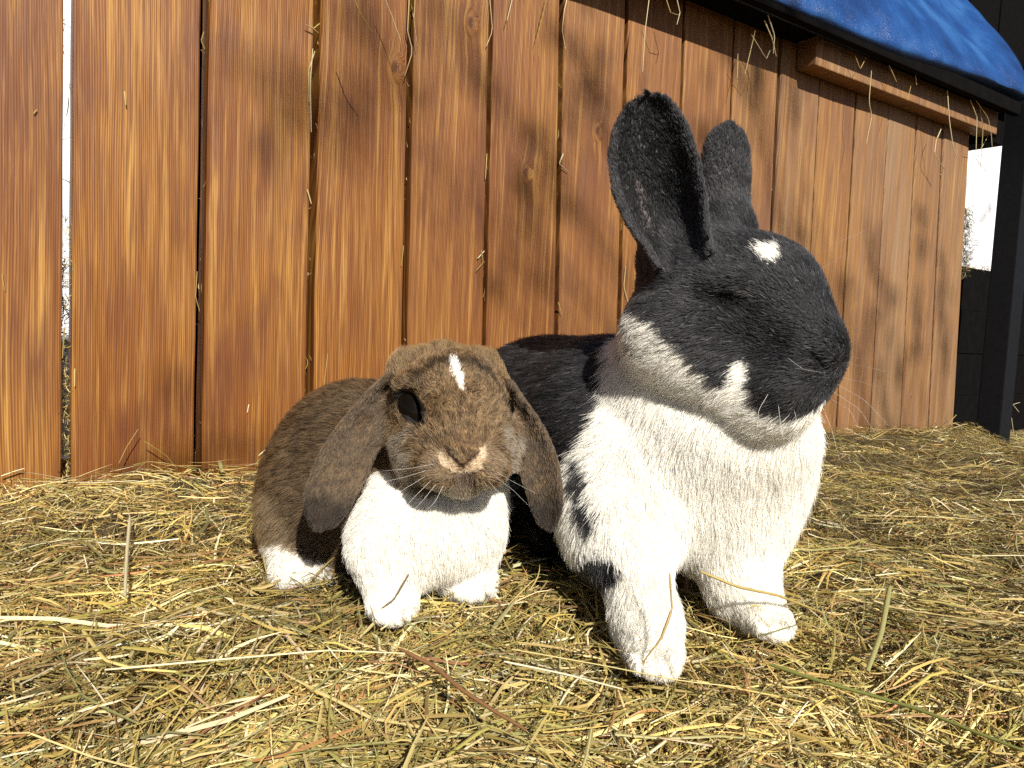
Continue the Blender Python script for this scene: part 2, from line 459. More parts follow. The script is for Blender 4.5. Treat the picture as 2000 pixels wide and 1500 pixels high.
def signed_volume(V, Fq):
    a, b, c, d = (V[Fq[:, i]] for i in range(4))
    return (np.cross(a, b) * c).sum() + (np.cross(a, c) * d).sum()
def lie_of_fur(prims, P):
    """fur direction, length and nearest-volume weights at points P"""
    W = []
    for p in prims: W.append(np.exp(-np.abs(p.d(P)) / .006))
    W = np.stack(W, 0) + 1e-12
    fl = sum(w[:, None] * (p.flow / np.linalg.norm(p.flow)) for w, p in zip(W, prims)) / W.sum(0)[:, None]
    ln = sum(w * p.length for w, p in zip(W, prims)) / W.sum(0)
    tags = sorted(set(p.tag for p in prims)); T = {t: sum(w for w, p in zip(W, prims) if p.tag == t) / W.sum(0) for t in tags}
    return fl, ln, T
def grow_fur(name, V, Fq, prims, coat, parent, count, root_r, npt=5, lift=.45, len_scale=1.0, seed=1):
    R = np.random.default_rng(seed)
    T = np.concatenate([Fq[:, [0, 1, 2]], Fq[:, [0, 2, 3]]])
    a, b, c = V[T[:, 0]], V[T[:, 1]], V[T[:, 2]]
    nr = np.cross(b - a, c - a); ar = np.linalg.norm(nr, axis=1) / 2; 
    ctr = (a + b + c) / 3
    wgt = ar * np.where(ctr[:, 2] < .004, .15, 1.0)
    tocam = norm(CAM - ctr); nn_ = norm(nr)
    wgt = wgt * np.where((nn_ * tocam).sum(1) < -.35, .45, 1.0)        # fewer hairs on the far flank
    pick = np.searchsorted(np.cumsum(wgt) / wgt.sum(), R.random(count)).clip(0, len(T) - 1)
    r1, r2 = np.sqrt(R.random(count)), R.random(count)
    P = a[pick] * (1 - r1)[:, None] + b[pick] * (r1 * (1 - r2))[:, None] + c[pick] * (r1 * r2)[:, None]
    # smooth vertex normals
    vn = np.zeros_like(V); fn = np.cross(V[Fq[:, 2]] - V[Fq[:, 0]], V[Fq[:, 3]] - V[Fq[:, 1]])
    for j in range(4): np.add.at(vn, Fq[:, j], fn)
    vn = norm(vn)
    N = norm(vn[T[pick, 0]] * (1 - r1)[:, None] + vn[T[pick, 1]] * (r1 * (1 - r2))[:, None] + vn[T[pick, 2]] * (r1 * r2)[:, None])
    fl, ln, tg = lie_of_fur(prims, P)
    root, tip, lmul, liftmul = coat(P, N, tg, R)
    lf_tuft = 0
    nz = np.stack([vnoise(P, 55, s) for s in (21, 22, 23)], -1)
    nz2 = np.stack([vnoise(P, 170, s) for s in (24, 25, 26)], -1)
    fl = fl + nz * .34 + nz2 * .22 + R.normal(0, .14, P.shape)
    t = fl - N * (fl * N).sum(1)[:, None]; t = norm(t)
    lf = (lift * liftmul * (1 + .35 * R.normal(size=count)))[:, None].clip(.08)
    L = (ln * lmul * len_scale * np.clip(1 + .22 * R.normal(size=count), .45, 1.7))
    d0 = norm(N * (lf + .25) + t); d1 = norm(N * lf * .45 + t + np.array([0, 0, -.12]))
    S = np.linspace(0, 1, npt)
    pts = P[:, None] + L[:, None, None] * (d0[:, None] * (S - .5 * S * S)[None, :, None] + d1[:, None] * (.5 * S * S)[None, :, None])
    # tufts: tips lean together
    cell = np.floor(P / .0042 + 3 * nz2).astype(np.int64)
    key = (cell[:, 0] * 73856093) ^ (cell[:, 1] * 19349663) ^ (cell[:, 2] * 83492791)
    _, inv = np.unique(key, return_inverse=True)
    cn = np.bincount(inv)
    mean = np.stack([np.bincount(inv, pts[:, -1, q]) / cn for q in range(3)], -1)[inv]
    pull = .38 * (L / .012).clip(.2, 1)[:, None, None] * (S ** 1.5)[None, :, None]
    pts = pts + (mean[:, None] - pts) * pull
    rad = root_r * np.clip(1 + .3 * R.normal(size=count), .5, 2)[:, None] * (1 - S * .82)[None] 
    colr = root[:, None] * (1 - S)[None, :, None] + tip[:, None] * S[None, :, None]
    hc = bpy.data.hair_curves.new(name)
    hc.add_curves([npt] * count)
    hc.points.foreach_set('position', pts.astype(np.float32).ravel())
    ra = hc.attributes.get('radius') or hc.attributes.new('radius', 'FLOAT', 'POINT')
    ra.data.foreach_set('value', rad.astype(np.float32).ravel())
    ca = hc.attributes.new('coat', 'FLOAT_COLOR', 'POINT')
    c4 = np.ones((count * npt, 4), np.float32); c4[:, :3] = np.clip(colr, 0, 1).reshape(-1, 3)
    ca.data.foreach_set('color', c4.ravel())
    hc.materials.append(M_FUR)
    o = bpy.data.objects.new(name, hc); COL.objects.link(o)
    o.parent = parent; o.matrix_parent_inverse = Matrix.Translation(-parent.location)
    o['kind'] = 'stuff'
    return o
def m(pxs, Y): return pxs * Y / FPX
def E_(u, v, Y, ru, rv, rd, **kw):
    """ellipsoid: half sizes ru, rv in photo pixels at that depth, rd metres in depth"""
    return ell(at(u, v, Y), (m(ru, Y), rd, m(rv, Y)), **kw)
def C_(p, q, r0, r1, **kw):
    return cone(at(*p), at(*q), m(r0, p[2]), m(r1, q[2]), **kw)
def in_poly(u, v, poly):
    r = np.zeros(len(u), bool); poly = list(poly); x0, y0 = poly[-1]
    for x1, y1 in poly:
        c = ((y1 > v) != (y0 > v)) & (u < (x0 - x1) * (v - y1) / ((y0 - y1) or 1e-9) + x1); r ^= c; x0, y0 = x1, y1
    return r

# ---- the big black and white rabbit
DOWN = (0, 0, -1)
BACK = np.array([-.75, .6, .0])                       # from chest to rump
big = [
    E_(1075, 870, .82, 205, 215, .115, k=.03, flow=BACK + [0, 0, -.35], length=.014, tagname='back'),
    E_(1195, 850, .72, 190, 195, .105, k=.05, flow=BACK + [0, 0, -.4], length=.014, tagname='back'),
    E_(1370, 900, .645, 210, 205, .085, k=.05, flow=(0.05, .05, -1), length=.016, tagname='chest'),
    E_(1430, 835, .60, 150, 110, .06, k=.03, flow=(0.1, 0, -1), length=.015, tagname='chest'),
    E_(1308, 735, .638, 122, 132, .066, k=.02, flow=(-.2, .1, -1), length=.014, tagname='neck'),
    E_(1190, 1000, .62, 100, 130, .06, k=.04, flow=(-.15, .2, -1), length=.013, tagname='shoulder'),
    # fore legs
    C_((1225, 1060, .585), (1262, 1210, .53), 88, 58, k=.03, length=.009, tagname='leg'),
    C_((1262, 1210, .53), (1275, 1270, .505), 58, 56, k=.02, length=.007, tagname='leg'),
    E_(1278, 1282, .487, 54, 32, .028, k=.015, flow=(.1, -1, -.3), length=.005, tagname='leg'),
    *[E_(u, v, .468, 13, 17, .013, k=.004, flow=(.1, -1, -.4), length=.004, tagname='leg') for u, v in ((1240, 1292), (1264, 1301), (1290, 1300), (1313, 1288))],
    C_((1430, 1040, .625), (1450, 1150, .60), 92, 62, k=.03, length=.009, tagname='leg'),
    C_((1450, 1150, .60), (1488, 1205, .575), 60, 46, k=.02, length=.007, tagname='leg'),
    E_(1502, 1216, .562, 44, 26, .026, k=.015, flow=(.5, -.8, -.3), length=.005, tagname='leg'),
    *[E_(u, v, .547, 11, 14, .012, k=.004, flow=(.4, -.9, -.4), length=.004, tagname='leg') for u, v in ((1480, 1226), (1502, 1234), (1523, 1230), (1538, 1216))],
    # hind foot
    C_((1100, 1060, .74), (1060, 1050, .68), 45, 35, k=.02, length=.007, tagname='back'),
    # head
    E_(1405, 585, .605, 150, 135, .062, k=.03, flow=(-.8, .3, .5), length=.0055, tagname='head'),
    E_(1500, 580, .575, 100, 105, .05, k=.03, flow=(-.6, .3, .7), length=.005, tagname='head'),
    E_(1545, 685, .545, 93, 105, .042, k=.03, flow=(-.9, .3, .3), length=.004, tagname='head'),
    E_(1594, 690, .522, 44, 60, .022, k=.02, flow=(-.7, .4, .5), length=.004, tagname='head'),
    E_(1325, 640, .595, 92, 80, .05, k=.03, flow=(-.9, .35, -.2), length=.007, tagname='head'),
    C_((1300, 655, .582), (1482, 780, .543), 84, 66, k=.016, flow=(-.8, .3, -.5), length=.009, tagname='head'),
    E_(1536, 755, .532, 72, 56, .032, k=.012, flow=(-.7, .3, -.5), length=.005, tagname='head'),
    E_(1510, 800, .55, 60, 42, .035, k=.02, flow=(-.6, .3, -.7), length=.007, tagname='head'),
    C_((1318, 556, .572), (1440, 548, .538), 24, 24, k=.014, flow=(-.9, .3, .2), length=.006, tagname='head'),
    # ears
    ear(at(1346, 520, .60), at(1257, 188, .60), at(1180, 560, .2) - at(1300, 400, .60), m(84, .60), .032, .0030,
        (0, .12, .3, .5, .72, .86, .93, .975, 1), (.6, .68, .9, 1.0, .93, .73, .53, .32, .06), k=.010, bow=.006, length=.0034),
    ear(at(1428, 480, .635), at(1425, 238, .64), at(1100, 420, 1.2) - at(1425, 360, .64), m(52, .635), .014, .0032,
        (0, .15, .35, .6, .8, .93, 1), (.62, .75, .92, 1.0, .93, .68, .16), k=.012, length=.0036, tagname='ear'),
    C_((1310, 500, .61), (1420, 450, .635), 55, 42, k=.03, flow=(-.5, .3, .6), length=.007, tagname='head'),
]
big_cuts = [
    C_((1352, 566, .546), (1448, 604, .524), 18, 25, k=.007),
    ell(at(1462, 660, .508), (.022, .017, .013), k=.014),
    C_((1590, 692, .502), (1614, 722, .502), 8, 11, k=.003),
]
def big_coat(P, N, tg, R):
    n = len(P); u, v = px(P)
    j = np.stack([vnoise(P, 90, 31), vnoise(P, 90, 32), vnoise(P, 30, 33)], -1)
    uu = u + 9 * j[:, 0] + R.normal(0, 3.5, n); vv = v + 9 * j[:, 1] + R.normal(0, 3.5, n)
    black = np.array([.016, .0155, .0165]) * np.exp(.35 * j[:, 2])[:, None]; white = np.array([.86, .83, .75])
    body_w = tg['chest'] + tg['neck'] + tg['leg'] + tg['shoulder']
    white_m = in_poly(uu, vv, [(1205, 600), (1200, 690), (1188, 760), (1165, 820), (1140, 870), (1105, 905), (1095, 960), (1085, 1040), (1070, 1075), (1110, 1330), (1700, 1330), (1650, 760), (1500, 700), (1300, 560)])
    face = in_poly(uu, vv, [(1190, 540), (1236, 606), (1290, 648), (1330, 690), (1365, 728), (1405, 752), (1432, 746), (1428, 716), (1446, 706), (1466, 718), (1462, 790), (1490, 816), (1535, 822), (1575, 806), (1612, 784), (1720, 700), (1720, 100), (1150, 100)])
    blaze = ((uu - 1500) / 27) ** 2 + ((vv - 492) / 17) ** 2 < 1
    spots = (((uu - 1155) / 56) ** 2 + ((vv - 1112) / 38) ** 2 < 1) | (((uu - 1140) / 18) ** 2 + ((vv - 930) / 42) ** 2 < 1) | (((uu - 1148) / 20) ** 2 + ((vv - 1003) / 32) ** 2 < 1)
    head_w = tg['head'] + tg['ear']
    is_white = np.where(head_w > .5, ~face, white_m & (tg['back'] < .62) & ~spots)
    is_white &= tg['ear'] < .5
    is_white |= blaze & (head_w > .4)
    grizzle = in_poly(u, v, [(1215, 600), (1250, 610), (1330, 690), (1290, 700), (1215, 690)]) & (R.random(n) < .13)
    is_white ^= grizzle
    root = np.where(is_white[:, None], white, black); tip = root * np.where(is_white[:, None], 1.0, R.uniform(.8, 2.4, n)[:, None])
    for q, pe in enumerate([p for p in big if p.kind == 'ear']):
        loc = (P - pe.o) @ pe.ax.T; al = np.clip(loc[:, 0] / pe.L, 0, 1); wb = np.abs(loc[:, 1] - pe.bow * np.sin(al * math.pi)) / np.maximum(pe.w * np.interp(al, pe.pa, pe.pw), .004)
        mine = (tg['ear'] > .5) & ((u < 1385) if q == 0 else (u >= 1385) | (v < 0))
        if q == 0:
            inside = mine & ((N @ pe.ax[2]) > 0) & (wb < .8) & (al < .93); tip[inside] *= .38; root[inside] *= .45  # ear shading in the fur colour: hollow darkened, lit rim lightened
            rimm = mine & ((wb >= .8) | (al >= .93)); tip[rimm] = tip[rimm] * 1.7
        else: tip[mine] = tip[mine] * 1.9 + .008  # light on the far ear painted in as paler tips
    cheek = (head_w > .5) & ~is_white & in_poly(uu, vv, [(1240, 560), (1330, 560), (1400, 640), (1420, 720), (1330, 680), (1240, 610)]); tip[cheek] = tip[cheek] * 1.6 + .006  # sheen of the lit cheek painted into the tips
    brow = (head_w > .5) & in_poly(uu, vv, [(1310, 560), (1330, 530), (1440, 515), (1450, 545), (1400, 556), (1340, 566)]); tip[brow] = tip[brow] * 1.5 + .006
    lid_shade = (head_w > .5) & in_poly(uu, vv, [(1335, 566), (1400, 566), (1455, 585), (1460, 610), (1430, 612), (1380, 596)]); tip[lid_shade] *= .3; root[lid_shade] *= .4  # black lids, with the shade under the brow painted in
    stray = (~is_white) & (R.random(n) < .03); tip[stray] = (.25, .25, .26)
    rim = (tg['ear'] > .5) & (R.random(n) < .55) & in_poly(uu, vv, [(1230, 335), (1250, 370), (1282, 465), (1264, 440)])  # pale highlight inside the near ear, painted into the hairs
    root[rim] = (.12, .085, .09); tip[rim] = (.2, .16, .165)
    lm = np.where(is_white & (head_w < .5), 1.1, 1.0)
    eye = ((u - 1432) / 40) ** 2 + ((v - 592) / 18) ** 2 < 1
    lm = np.where(eye, .5, lm)
    return root, tip, lm, np.ones(n)

# ---- the small brown lop-eared rabbit
lop = [
    E_(700, 945, .73, 178, 205, .105, k=.03, flow=(-.8, .4, -.4), length=.012, tagname='back'),
    E_(780, 930, .675, 125, 150, .06, k=.04, flow=(-.8, .4, -.5), length=.011, tagname='back'),
    E_(596, 1000, .695, 74, 115, .06, k=.03, flow=(-.4, .2, -.9), length=.012, tagname='haunch'),
    C_((600, 1080, .665), (565, 1118, .635), 42, 26, k=.03, length=.008, tagname='foot'),
    C_((565, 1122, .635), (640, 1112, .655), 22, 26, k=.02, length=.007, tagname='foot'),
    E_(838, 1030, .605, 142, 112, .055, k=.04, flow=(0, 0, -1), length=.013, tagname='chest'),
    E_(870, 940, .63, 110, 90, .055, k=.04, flow=(0, 0, -1), length=.011, tagname='chest'),
    C_((750, 1085, .585), (760, 1170, .565), 62, 44, k=.03, length=.008, tagname='leg'),
    E_(768, 1192, .552, 44, 23, .024, k=.015, flow=(.1, -1, -.3), length=.004, tagname='leg'),
    *[E_(u, v, .536, 11, 13, .010, k=.003, flow=(.1, -1, -.4), length=.003, tagname='leg') for u, v in ((738, 1198), (757, 1206), (778, 1206), (797, 1197))],
    C_((900, 1080, .625), (915, 1130, .615), 62, 46, k=.03, length=.008, tagname='leg'),
    E_(922, 1147, .602, 46, 23, .024, k=.015, flow=(.3, -1, -.3), length=.004, tagname='leg'),
    *[E_(u, v, .586, 11, 12, .010, k=.003, flow=(.3, -1, -.4), length=.003, tagname='leg') for u, v in ((896, 1153), (917, 1160), (938, 1158), (956, 1148))],
    # head
    E_(878, 800, .595, 112, 108, .05, k=.02, flow=(0, .5, .85), length=.0048, tagname='head'),
    E_(890, 780, .568, 86, 82, .034, k=.03, flow=(0, .3, .95), length=.004, tagname='head'),
    E_(900, 862, .552, 62, 60, .034, k=.022, flow=(0, .2, 1), length=.0034, tagname='head'),
    E_(826, 880, .570, 58, 62, .034, k=.022, flow=(-.9, .3, -.3), length=.0062, tagname='cheek'),
    E_(960, 876, .573, 52, 62, .034, k=.022, flow=(.9, .3, -.3), length=.0062, tagname='cheek'),
    E_(862, 917, .535, 54, 41, .021, k=.010, flow=(-.9, .2, -.4), length=.0042, tagname='head'),
    E_(946, 914, .535, 51, 41, .021, k=.010, flow=(.9, .2, -.4), length=.0042, tagname='head'),
    E_(903, 948, .544, 36, 26, .018, k=.010, flow=(0, .2, -1), length=.006, tagname='head'),
    E_(904, 880, .527, 30, 27, .014, k=.010, flow=(0, .2, 1), length=.0018, tagname='head'),
    E_(800, 752, .560, 30, 20, .016, k=.012, flow=(-.7, .4, .4), length=.006, tagname='head'),
    # crown between the ears
    C_((772, 775, .612), (800, 722, .622), 36, 32, k=.02, flow=(-.3, .5, .8), length=.010, tagname='crown'),
    C_((800, 722, .622), (865, 707, .63), 32, 30, k=.02, flow=(0, .5, .8), length=.010, tagname='crown'),
    C_((865, 707, .63), (940, 720, .625), 30, 30, k=.02, flow=(.1, .5, .8), length=.010, tagname='crown'),
    C_((940, 720, .625), (985, 785, .615), 30, 28, k=.02, flow=(.4, .5, .7), length=.010, tagname='crown'),
    # hanging ears
    ear(at(772, 748, .588), at(616, 1034, .560), at(600, 900, .9) - at(690, 900, .57), m(49, .57), -.010, .0036,
        (0, .12, .35, .6, .82, .93, 1), (.5, .68, .86, 1.0, .92, .66, .12), k=.012, bow=.006, length=.0034),
    ear(at(980, 762, .592), at(1076, 1034, .572), at(1080, 900, .9) - at(1030, 900, .58), m(37, .58), -.010, .0034,
        (0, .12, .35, .6, .82, .93, 1), (.6, .75, .95, 1.0, .85, .6, .12), k=.012, bow=-.008, length=.0034),
]
lop_cuts = [
    C_((792, 772, .548), (822, 822, .545), 17, 15, k=.006),
    C_((871, 882, .516), (898, 906, .508), 5, 7, k=.002), C_((937, 882, .516), (911, 906, .508), 5, 7, k=.002),
    C_((905, 912, .512), (905, 934, .517), 4, 4, k=.003), C_((905, 934, .517), (870, 955, .523), 4, 3, k=.003), C_((905, 934, .517), (940, 955, .523), 4, 3, k=.003),
]
def lop_coat(P, N, tg, R):
    n = len(P); u, v = px(P)
    j = np.stack([vnoise(P, 90, 41), vnoise(P, 90, 42), vnoise(P, 520, 43)], -1)
    uu = u + 7 * j[:, 0] + R.normal(0, 2.5, n); vv = v + 7 * j[:, 1] + R.normal(0, 2.5, n)
    white = np.array([.86, .83, .75])
    dark = np.array([.030, .019, .011]); mid = np.array([.115, .068, .031]); tan = np.array([.32, .21, .105]); grey = np.array([.16, .125, .095])
    fleck = np.clip(.47 + .55 * j[:, 2] + .4 * vnoise(P, 230, 44) + R.normal(0, .2, n), 0, 1)[:, None]
    root = dark * (1 - fleck) + mid * fleck
    tip = np.where((R.random(n) + .5 * j[:, 2] < .26)[:, None], dark * 1.1, mid * (1 - fleck) + tan * 1.12 * fleck)
    head = tg['head'] + tg['cheek'] + tg['crown']
    crown = tg['crown'] > .45
    tip[crown] = tip[crown] * .55 + np.array([.34, .23, .11]) * .45
    e = tg['ear'] > .5
    tip[e] = tip[e] * .6 + np.array([.055, .040, .030]) * .4; tip[e] = tip[e] * .8 + np.array([.035, .032, .028]); root[e] *= .7
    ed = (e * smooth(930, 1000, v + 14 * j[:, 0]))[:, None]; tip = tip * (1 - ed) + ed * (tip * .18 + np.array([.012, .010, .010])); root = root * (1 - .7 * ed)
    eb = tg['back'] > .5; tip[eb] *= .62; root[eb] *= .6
    cw = tg['cheek']; g = (smooth(.3, .6, cw) * smooth(-.75, .35, j[:, 0] + .3 * j[:, 2]))[:, None]
    tip = tip * (1 - .72 * g) + np.array([.42, .37, .30]) * .72 * g; root = root * (1 - .3 * g) + np.array([.2, .17, .13]) * .3 * g
    crease = (head > .5) & (np.abs(v - np.interp(u, (780, 800, 840, 880, 930, 960, 985), (800, 752, 716, 704, 710, 732, 790)) + 5 * j[:, 0]) < 8)  # shade in the crease below the crown, painted as dark hair
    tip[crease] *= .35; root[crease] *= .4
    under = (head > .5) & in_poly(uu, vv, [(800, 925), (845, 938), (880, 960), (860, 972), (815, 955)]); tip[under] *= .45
    pads = (head > .5) & (((uu - 862) / 40) ** 2 + ((vv - 905) / 30) ** 2 < 1) | (((uu - 950) / 36) ** 2 + ((vv - 905) / 30) ** 2 < 1); tip[pads] = tip[pads] * .5 + np.array([.40, .30, .19]) * .5
    face_ = (head > .5); tip[face_] *= 1.15
    hc = tg['haunch'] > .45
    tip[hc] = tip[hc] * .45 + np.array([.33, .25, .15]) * .55
    # cream round the nostrils, grey lip, white blaze
    nose = in_poly(uu, vv, [(858, 876), (868, 880), (880, 894), (903, 912), (926, 894), (938, 879), (950, 873), (952, 896), (938, 914), (905, 922), (870, 915), (856, 898)]) & (head > .5)
    tip[nose] = np.where(R.random(nose.sum())[:, None] < .75, np.array([.56, .45, .31]), np.array([.25, .16, .08])); root[nose] = (.42, .31, .2)
    slit = in_poly(u, v, [(868, 878), (876, 880), (900, 903), (909, 903), (932, 880), (940, 879), (932, 892), (911, 911), (897, 911), (876, 892)]) & (head > .5)
    tip[slit] = (.03, .016, .012); root[slit] = (.03, .016, .012)
    lip = in_poly(uu, vv, [(900, 918), (912, 918), (928, 940), (905, 948), (878, 946)]) & (head > .5)
    tip[lip] = tip[lip] * .4 + np.array([.22, .17, .16]) * .6
    bridge = ((uu - 905) / 38) ** 2 + ((vv - 862) / 18) ** 2 < 1
    tip[bridge] = tip[bridge] * .6 + np.array([.17, .085, .035]) * .4
    blaze = in_poly(u + 3 * j[:, 0] + R.normal(0, 1.5, n), v + R.normal(0, 3, n), [(880, 698), (893, 700), (899, 722), (906, 745), (905, 765), (897, 758), (888, 742), (881, 722)]) & (head > .5)
    w = (tg['chest'] + tg['leg'] + tg['foot'] > .5) & in_poly(uu, vv, [(745, 915), (700, 985), (672, 1040), (668, 1090), (690, 1130), (700, 1300), (1100, 1300), (1040, 900)])
    w |= (tg['foot'] + .6 * tg['haunch'] > .5) & (vv > 1055) & (u < 670)
    w |= tg['leg'] > .6
    w |= blaze
    root[w] = white; tip[w] = white
    eye = ((u - 804) / 26) ** 2 + ((v - 796) / 36) ** 2 < 1
    ra_, rb_ = (u - 805) * .86 - (v - 799) * .5, (u - 805) * .5 + (v - 799) * .86
    rimd = ((rb_ / 40) ** 2 + (ra_ / 23) ** 2 < 1) & (head > .4)  # dark eye rim plus the shade round the eye, both as colour
    chin = (head > .5) & (vv > 944) & (np.abs(uu - 903) < 44); tip[chin] = tip[chin] * .45 + np.array([.42, .37, .28]) * .55
    tip[rimd] = (.009, .007, .006); root[rimd] = (.006, .005, .004)
    lm = np.where(eye & (head > .4), .12, 1.0); lm = np.where(slit, .25, lm); lm = np.where(nose & ~slit, .6, lm)
    return root, tip, lm, np.ones(n)

def build_rabbit(base, prims, cuts, coat, vox, count, rr, seed, **kw):
    root = empty('rabbit', base, **kw)
    V, Fq = polygonise(prims, cuts, vox)
    fn = np.cross(V[Fq[:, 2]] - V[Fq[:, 0]], V[Fq[:, 3]] - V[Fq[:, 1]]); vn = np.zeros_like(V)
    for j in range(4): np.add.at(vn, Fq[:, j], fn)
    _, _, tg = lie_of_fur(prims, V)
    rt, tp, _, _ = coat(V, norm(vn), tg, np.random.default_rng(5))
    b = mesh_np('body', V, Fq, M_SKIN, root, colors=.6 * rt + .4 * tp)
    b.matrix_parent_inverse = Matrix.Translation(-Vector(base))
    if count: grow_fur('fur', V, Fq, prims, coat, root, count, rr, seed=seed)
    return root
def eye_ball(parent, c, r, look, long_axis=(1, 0, 0), stretch=1.0):
    import bmesh
    bm = bmesh.new(); bmesh.ops.create_uvsphere(bm, u_segments=32, v_segments=20, radius=r)
    z = norm(np.asarray(look, float)); y = np.asarray(long_axis, float); y = norm(y - z * (y @ z)); x = np.cross(y, z)
    for v in bm.verts: v.co = Vector(x * v.co.x * .9 + y * v.co.y * stretch + z * v.co.z * .85)
    o = bm_obj('eye', bm, M_EYE, parent, smooth_shade=True)
    o.matrix_local = Matrix.Translation(Vector(c) - parent.location)
    return o
# ------------------------------------------------------------------ roof, tarpaulin, post and what stands behind the boards
M_POST = simple('black_paint', (0.0055, 0.006, 0.0075), 0.6, 60, .25, spec=.15)
M_DARK = simple('dark_wood_and_shade', (0.003, 0.0026, 0.0025), 0.9, 30, .4, .001, spec=.06)  # dark wood; also the shade put into hem strip, gap sheet and box
M_WHITE = simple('white_render', (0.66, 0.67, 0.70), 0.85, 9, .06, .002)
def loft(fun, na, nb):
    a, b = np.meshgrid(np.linspace(0, 1, na), np.linspace(0, 1, nb), indexing='ij')
    V = fun(a.ravel(), b.ravel()); ii, jj = np.meshgrid(np.arange(na - 1), np.arange(nb - 1), indexing='ij'); q = (ii * nb + jj).ravel()
    return V, np.stack([q, q + nb, q + nb + 1, q + 1], -1)
def tarp_pt(a, b):
    """a along the eave, b from the turned-under hem over the eave up the slope"""
    s = -0.75 + 3.14 * a
    w = np.stack([s * 1, b * .6, 0 * s], -1)
    wr = vnoise(w, 3.2, 61) * .012 + vnoise(w * [1, .5, 1], 9, 62) * .006 + vnoise(w, 24, 63) * .0022
    ze = .880 + .006 * (s + .75) / 3.09 + .040 * smooth(1.6, 2.4, s)
    t = (b - .22) / .78
    out = np.where(b < .22, .060 + .045 * np.sin(b / .22 * math.pi / 2), .105 - .32 * t)
    z = np.where(b < .22, ze - .004 - .012 * np.cos(b / .22 * math.pi / 2), ze + .02 * np.sqrt(np.clip(t * 12, 0, 1)) + .46 * t ** .95)
    out = out + wr * .9 * smooth(.05, .3, b); z = z + wr * smooth(.05, .3, b)
    return WA + WD * s[:, None] + WN * out[:, None] + np.stack([0 * s, 0 * s, z], -1)
k = NT('blue_tarpaulin'); tc = k.new('ShaderNodeTexCoord').outputs['Object']
n1 = k.noise(tc, 7, 4, .6); n2 = k.noise(tc, 420, 2, .6)
k.base(k.ramp(n1, [(.3, (.006, .028, .11)), (.5, (.010, .055, .20)), (.72, (.03, .11, .30))]))
k.p.inputs['Roughness'].default_value = .33; k.p.inputs['Specular IOR Level'].default_value = .55
wv = k.new('ShaderNodeTexWave'); wv.inputs['Scale'].default_value = 110; wv.inputs['Distortion'].default_value = .6; k.link(tc, wv.inputs['Vector'])
k.bump(k.math('ADD', k.math('MULTIPLY', wv.outputs['Fac'], .35), n2), .75, .0016)
roof = empty('tarpaulin_roof', wall(.8, 0, .9), label='sloping roof under a wrinkled blue tarpaulin above the board wall', category='roof', kind='thing')
rinv = Matrix.Translation(-roof.location)
Vt, Ft = loft(tarp_pt, 240, 60)
t_o = mesh_np('tarpaulin', Vt, Ft, k.m, roof); t_o.matrix_parent_inverse = rinv
sol = t_o.modifiers.new('thick', 'SOLIDIFY'); sol.thickness = .0015; sol.offset = -1
bm_obj('roof_board', box_mesh(-1.6, 1.50, -.055, .30, .872, .888, .002), M_DARK, roof, rinv @ wall_matrix(.82, 0, 0))
bm_obj('hem_shade_strip', box_mesh(-1.6, 1.53, -.098, -.078, .860, .894, .003), M_DARK, roof, rinv @ wall_matrix(.82, 0, 0))  # added dark strip: the shade under the tarpaulin hem, as a board
bm_obj('batten', box_mesh(-.42, .43, -.052, -.0025, .812, .895, .003), M_WOOD, roof, rinv @ wall_matrix(1.895, 0, 0))['weather'] = .45

bm_obj('end_block', box_mesh(0, .075, -.03, .3, .80, .925, .003), M_DARK, roof, rinv @ wall_matrix(2.345, 0, 0))
post = bm_obj('post', box_mesh(-.034, .034, -.034, .034, -.1, 1.0, .004), M_POST, None, wall_matrix(2.452, .06, 0), label='black painted square post standing right of the board wall', category='post', kind='thing')
shade_box = empty('shade_box', wall(2.9, -.3, 0), label='dark box topped with hay, added for the shade beyond the end of the boards', category='shade_box', kind='thing')  # added box; its near-black boards stand in for the shade here
ci_ = Matrix.Translation(-shade_box.location)
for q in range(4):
    bm_obj('shade_slat', box_mesh(0, 1.5, .10 + .004 * (q % 2), .12 + .004 * (q % 2), -.08 + .137 * q, -.08 + .137 * q + .137, .003), M_DARK, shade_box, ci_ @ wall_matrix(2.36, 0, 0))
bm_obj('shade_end_panel', box_mesh(0, .02, .126, .7, -.08, .46, .003), M_DARK, shade_box, ci_ @ wall_matrix(2.36, 0, 0))
shed = empty('shed', wall(6.5, -3, 0), label='black stained shed rising behind the white garden wall', category='shed', kind='thing')
si_ = Matrix.Translation(-shed.location)
for q in range(22):
    bm_obj('plank', box_mesh(.30 * q, .30 * q + .292, 2.6 + .01 * (q % 2), 2.63 + .01 * (q % 2), -.1, 5.0, .004), M_DARK, shed, si_ @ wall_matrix(4.5, 0, 0))
bm_obj('white_wall', box_mesh(-2.2, 6.98, 2.0, 2.12, -.2, 2.25, .01), M_WHITE, None, wall_matrix(0.2, 0, 0), label='white rendered garden wall seen past the end of the boards', category='wall', kind='thing')
bm_obj('gap_shade_sheet', box_mesh(.2, 2.28, .095, .10, -.1, .86, 0), M_DARK, None, wall_matrix(0, 0, 0), label='dark sheet added as shade behind the gaps of the board wall', category='sheet', kind='thing')  # added sheet; its black stands in for shade behind the boards

